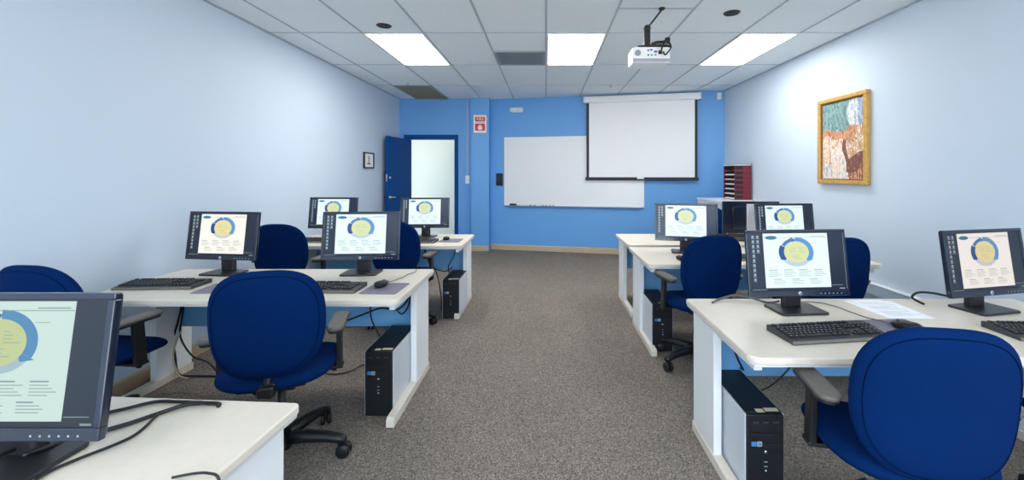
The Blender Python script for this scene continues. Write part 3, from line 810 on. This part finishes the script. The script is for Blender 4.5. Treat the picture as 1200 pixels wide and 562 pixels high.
for i, ((x, y), a_, lb) in enumerate([((-1.36, 4.27), R(-2), 'keyboard partly behind the aisle chair on the desk nearest the door'),
                      ((-2.35, 4.30), R(0), 'keyboard half hidden by a chair on the desk nearest the door, left wall side'),
                      ((1.45, 3.42), R(3), 'keyboard behind the aisle chair on the second right desk'),
                      ((2.12, 4.66), R(180), 'keyboard behind the dark monitor on the farthest right desk')]):
    o = kbs if i == 0 else copy_tree(kbs); place(o, (x, y, DZ), a_, lb, KG)

# ------------------------------------------------------------------ mice and pads
pads = [((-.985, 2.545), R(-2), .22, .24, 'blue grey mouse pad at the aisle end of the second left desk'),
        ((-1.99, 2.55), R(4), .22, .22, 'blue grey mouse pad beside the left wall keyboard, partly behind a chair'),
        ((-1.00, 4.36), R(-2), .22, .22, 'blue grey mouse pad on the desk nearest the door'),
        ((1.625, 1.885), R(4), .22, .23, 'lavender mouse pad under the mouse on the nearest right desk')]
for (x, y), a_, w, l, lb in pads:
    t = MB(); t.prism('padblue', rrect(-w/2, -l/2, w/2, l/2, .012), 0, .004, 'z', .001)
    o = t.build('mouse_pad'); tag(o, lb, 'mouse pad', 'mouse pads'); o.location = (x, y, DZ); o.rotation_euler = (0, 0, a_)
def make_mouse():
    t = thing('computer_mouse', '', 'mouse')
    a = MB()
    def fm(x, y, c):
        z = .018+c if c > 0 else .018+c*.9
        return (x*(1-.12*y/.055), y, max(.001, z*(1-.18*(y/.055)) if c > 0 else z))
    a.cushion('pcblack', .064, .112, .036, 2.5, fm, 32); a.build('shell', t)
    a = MB(); a.lathe('kbd', [(0, -.003), (.007, -.003), (.009, 0), (.007, .003), (0, .003)], 14, T(0, .028, .030) @ RY(R(90))); a.build('scroll_wheel', t)
    for s in (-1, 1):
        a = MB(); a.prism('kbd', rrect(s*.013-.009, .014, s*.013+.009, .044, .004), .0270, .0325, 'z', .001, mtx=RX(R(-8))); a.build('button', t)
    return t
ms = make_mouse()
for i, ((x, y), a_, lb) in enumerate([((-1.02, 2.575), R(-8), 'black mouse on the pad at the aisle end of the second left desk'),
                      ((-1.05, 4.38), R(5), 'black mouse on the desk nearest the door'),
                      ((1.615, 1.865), R(32), 'black mouse on the lavender pad beside the right foreground chair'),
                      ((1.10, 3.38), R(20), 'black mouse by the stand of the turned monitor on the second right desk'),
                      ((1.82, 4.68), R(180), 'black mouse beside the keyboard on the farthest right desk')]):
    o = ms if i == 0 else copy_tree(ms)
    on_pad = i in (0, 1, 2)
    place(o, (x, y, DZ+(.004 if on_pad else 0)), a_, lb, 'black computer mice')

# papers on the right desk
for k, (x, y, a_, lb) in enumerate([(1.765, 2.175, R(5), 'lower printed sheet of white paper on the nearest right desk'), (1.785, 2.155, R(-2), 'upper printed sheet of white paper on the nearest right desk')]):
    a = MB(); z = .0008
    a.box('paper', -.108, -.14, 0, .108, .14, .0008)
    o = tag(a.build('paper_sheet', None, (x, y, DZ+k*.0012)), lb, 'paper', 'printed sheets on the desk'); o.rotation_euler = (0, 0, a_)
    a = MB()
    for q in range(14):
        if q in (3, 8): continue
        a.box('ink', -.085, .11-q*.016, .0008, .02+.065*((q*7) % 5)/4, .113-q*.016, .0010)
    a.build('printed_text', o)

# ------------------------------------------------------------------ computer towers
def make_pc():
    t = thing('computer_tower', '', 'computer'); w, h, d = .172, .385, .42
    a = MB(); a.box('pcblack', -w/2+.006, -d/2+.012, .0, w/2-.006, d/2, h, .003); a.build('chassis', t)
    for s in (-1, 1):
        a = MB(); x = s*(w/2-.006); a.box('silver', min(x, x+s*.006), -d/2+.004, .004, max(x, x+s*.006), d/2-.004, h-.004, .002); a.build('side_panel', t)
    a = MB(); a.prism('pcblack', rrect(-w/2+.006, .004, w/2-.006, h-.002, .008), -d/2-.008, -d/2+.014, 'y', .005); o = a.build('front_panel', t)
    y = -d/2-.008
    for z in (.325, .283, .240):
        a = MB(); a.box('pcblack', -.068, y-.003, z-.018, .068, y, z+.018, .002); a.build('drive_bay', o)
    for k, x in enumerate((-.045, 0, .045)):
        a = MB(); a.box('kbd', x-.012, y-.0035, .347, x+.012, y, .353, .001); a.build('slot', o)
    a = MB(); a.box('bluebadge', -.064, y-.0035, .248, -.042, y-.002, .268); a.build('sticker', o)
    a = MB(); a.prism('alu', rrect(-.040, .247, -.018, .269, .004), y-.004, y-.002, 'y'); a.text('mon', 'hp', .014, T(-.028, y-.0042, .258) @ RX(R(90)), depth=.0002); a.build('badge', o)
    a = MB(); a.lathe('chrome', [(0, 0), (.008, 0), (.008, .003), (0, .004)], 16, T(0, y, .222) @ RX(R(90))); a.build('power_button', o)
    for z in (.178, .158):
        a = MB(); a.box('vent', -.007, y-.001, z-.002, .007, y, z+.002); a.build('usb_port', o)
    a = MB(); a.lathe('silver', [(0, 0), (.004, 0), (.004, .001), (0, .001)], 12, T(0, y, .140) @ RX(R(90))); a.build('audio_jack', o)
    for (x0, x1, yy) in ((-.030, .004, -.19), (.012, .072, -.182)):
        a = MB(); a.box('sticker', x0, yy-.012, h, x1, yy+.014, h+.001); a.build('top_label', t)
    return t
pc = make_pc()
for i, ((x, y), lb) in enumerate([((-.990, 2.67), 'black and silver tower computer under the aisle end of the second left desk'),
                   ((-.942, 4.32), 'black and silver tower computer under the desk nearest the door'),
                   ((.958, 2.03), 'black and silver tower computer under the nearest right desk'),
                   ((.938, 3.56), 'black and silver tower computer under the second right desk')]):
    o = pc if i == 0 else copy_tree(pc)
    place(o, (x, y, 0), R(0), lb, 'tower computers under the desks')

# ------------------------------------------------------------------ loose cables
def cable(pts, lb, m_='cable', r=.0045, grp=None, nm='cable'):
    a = MB(); a.tube(m_, pts, r, 8); return tag(a.build(nm), lb, 'cable', grp)
z = DZ+.0065
cable([(-1.30, .98, z+.03), (-1.317, 1.13, z), (-1.294, 1.20, z), (-1.249, 1.235, z), (-1.196, 1.272, z), (-1.12, 1.272, z), (-1.05, 1.268, z)], 'black cable on the nearest left desk, topmost of three across its corner', r=.005)
cable([(-1.26, 1.0, z+.02), (-1.246, 1.09, z), (-1.206, 1.125, z), (-1.163, 1.165, z), (-1.125, 1.215, z), (-1.075, 1.255, z+.003), (-1.0, 1.262, z), (-.985, 1.25, z)], 'black cable on the nearest left desk, middle of three across its corner', r=.006)
cable([(-1.0, .78, z), (-1.12, .87, z), (-1.165, .955, z), (-1.150, 1.01, z), (-1.111, 1.072, z), (-1.100, 1.12, z), (-1.11, 1.19, z+.01)], 'black cable on the nearest left desk curving toward the camera', r=.004)
cable([(-.86, .955, z), (-.82, .968, z), (-.785, .965, z+.003), (-.757, .96, z-.005), (-.752, .955, .68), (-.752, .95, .55), (-.755, .95, .40)], 'thin black cable hanging over the aisle edge of the nearest left desk', r=.003)
cable([(-2.55, 2.90, .69), (-2.545, 2.90, .52), (-2.569, 2.90, .4), (-2.60, 2.90, .28), (-2.587, 2.90, .15), (-2.57, 2.91, .03), (-2.45, 2.93, .008), (-2.2, 2.92, .006), (-1.95, 2.85, .006)], 'black cable hanging under the left end of the second left desk', r=.007)
cable([(-2.52, 2.91, .69), (-2.545, 2.91, .46), (-2.563, 2.91, .34), (-2.555, 2.92, .25), (-2.48, 2.92, .15), (-2.38, 2.93, .10), (-2.25, 2.90, .02), (-2.05, 2.88, .006)], 'second black cable dropping from the left end of the second left desk', r=.006)
cable([(-2.535, 2.885, .34), (-2.57, 2.885, .26), (-2.59, 2.885, .17), (-2.575, 2.885, .09), (-2.55, 2.89, .03), (-2.5, 2.9, .006)], 'cream cable tangled with black ones under the second left desk', 'palecable', .005)
cable([(-1.42, 2.85, .40), (-1.358, 2.86, .428), (-1.258, 2.87, .464), (-1.141, 2.87, .505), (-1.042, 2.87, .493), (-.98, 2.87, .53), (-.945, 2.87, .60), (-.95, 2.87, .69)], 'black cable slung across the modesty panel of the second left desk', r=.006)
cable([(-1.206, 2.86, .69), (-1.21, 2.86, .493), (-1.194, 2.86, .411), (-1.147, 2.85, .33), (-1.10, 2.88, .18), (-1.03, 2.89, .12)], 'black cable drooping behind the tower computer of the second left desk', r=.005)
cable([(-1.06, 2.86, .69), (-1.05, 2.86, .55), (-1.0, 2.86, .47), (-.95, 2.86, .52), (-.93, 2.87, .65)], 'black cable loop under the aisle corner of the second left desk', r=.005)
cable([(-1.085, 2.90, .25), (-1.15, 3.0, .12), (-1.28, 3.10, .02), (-1.374, 3.10, .006), (-1.419, 3.0, .006), (-1.51, 2.96, .006), (-1.66, 3.0, .006)], 'thin black cable lying on the carpet beside the left tower computer', r=.004)
cable([(-1.36, 4.58, .69), (-1.336, 4.58, .575), (-1.261, 4.57, .417), (-1.121, 4.57, .36), (-1.03, 4.57, .40)], 'black cable sagging under the desk nearest the door', r=.006)
cable([(-1.30, 4.42, .69), (-1.265, 4.42, .559), (-1.166, 4.42, .378), (-1.12, 4.42, .152), (-1.11, 4.40, .03), (-1.10, 4.36, .006)], 'black cable running down to the floor under the desk nearest the door', r=.006)
cable([(-.98, 4.58, .69), (-1.02, 4.58, .519), (-1.077, 4.58, .405), (-1.05, 4.58, .30), (-.99, 4.57, .25)], 'black cable dropping behind the tower computer nearest the door', r=.006)
cable([(.95, 2.12, .69), (.953, 2.12, .564), (.983, 2.12, .478), (1.02, 2.15, .42), (1.04, 2.24, .385), (1.03, 2.255, .32)], 'black cable dropping to the tower computer under the nearest right desk', r=.005)
cable([(1.29, 2.17, .69), (1.285, 2.17, .486), (1.263, 2.17, .411), (1.17, 2.20, .30), (1.08, 2.26, .24), (1.04, 2.26, .20)], 'thin black cable under the nearest right desk beside the chair arm', r=.004)
cable([(1.05, 1.95, .006), (1.15, 1.92, .006), (1.30, 1.90, .006), (1.5, 1.95, .006)], 'black cable on the carpet under the nearest right desk', r=.005)
cable([(.90, 2.25, z), (.96, 2.295, z+.005), (1.05, 2.315, z+.02), (1.12, 2.30, z+.015), (1.20, 2.25, z), (1.24, 2.21, z+.02)], 'dark cable looping behind the large monitor on the nearest right desk', 'greycable', .006)
cable([(2.02, 2.22, z), (2.00, 2.27, z+.02), (2.04, 2.28, z+.045), (2.10, 2.25, z+.05), (2.16, 2.2, z+.04)], 'black cable arching at the back of the right edge monitor', r=.006)
cable([(1.36, 2.26, z), (1.47, 2.25, z), (1.52, 2.19, z), (1.535, 2.10, z), (1.545, 2.02, z+.002), (1.56, 1.97, z+.006), (1.585, 1.915, z+.010)], 'thin mouse cable crossing the nearest right desk to the lavender pad', 'greycable', .0025)
cable([(-.945, 3.03, z), (-.93, 2.95, z), (-.96, 2.88, z), (-.965, 2.80, z), (-.99, 2.70, z+.002), (-1.012, 2.632, z+.009)], 'thin mouse cable on the aisle end of the second left desk', 'greycable', .0025)

# ------------------------------------------------------------------ world, camera
w = bpy.data.worlds.new('World'); S.world = w; w.use_nodes = True
bg = w.node_tree.nodes['Background']; bg.inputs['Strength'].default_value = 5.0
wt = w.node_tree; wc = wt.nodes.new('ShaderNodeTexCoord'); wx = wt.nodes.new('ShaderNodeSeparateXYZ'); wr = wt.nodes.new('ShaderNodeValToRGB')
wt.links.new(wc.outputs['Generated'], wx.inputs[0]); wm = wt.nodes.new('ShaderNodeMath'); wm.operation = 'MULTIPLY_ADD'; wm.inputs[1].default_value = .5; wm.inputs[2].default_value = .5
wt.links.new(wx.outputs['Z'], wm.inputs[0]); wt.links.new(wm.outputs[0], wr.inputs['Fac']); wt.links.new(wr.outputs['Color'], bg.inputs['Color'])
wr.color_ramp.elements[0].position = .47; wr.color_ramp.elements[0].color = (1.0, .98, .92, 1)      # bright lower half added to light the ceiling, standing for sunlit paving
wr.color_ramp.elements[1].position = .53; wr.color_ramp.elements[1].color = (.62, .80, 1, 1)        # open sky
cam = bpy.data.cameras.new('camera'); co = bpy.data.objects.new('camera', cam); COL.objects.link(co)
co.location = (0, 0, 1.435); co.rotation_euler = (R(90), 0, 0)
cam.sensor_width = 36; cam.lens = 36*487/1200; cam.shift_x = -40/1200; cam.shift_y = -78/1200; cam.clip_start = .05
S.camera = co
S.view_settings.view_transform = 'Standard'; S.view_settings.look = 'None'; S.view_settings.gamma = 1; S.view_settings.exposure = .46
S.view_settings.use_curve_mapping = False
S.cycles.use_denoising = True
S.cycles.max_bounces = 10; S.cycles.diffuse_bounces = 6
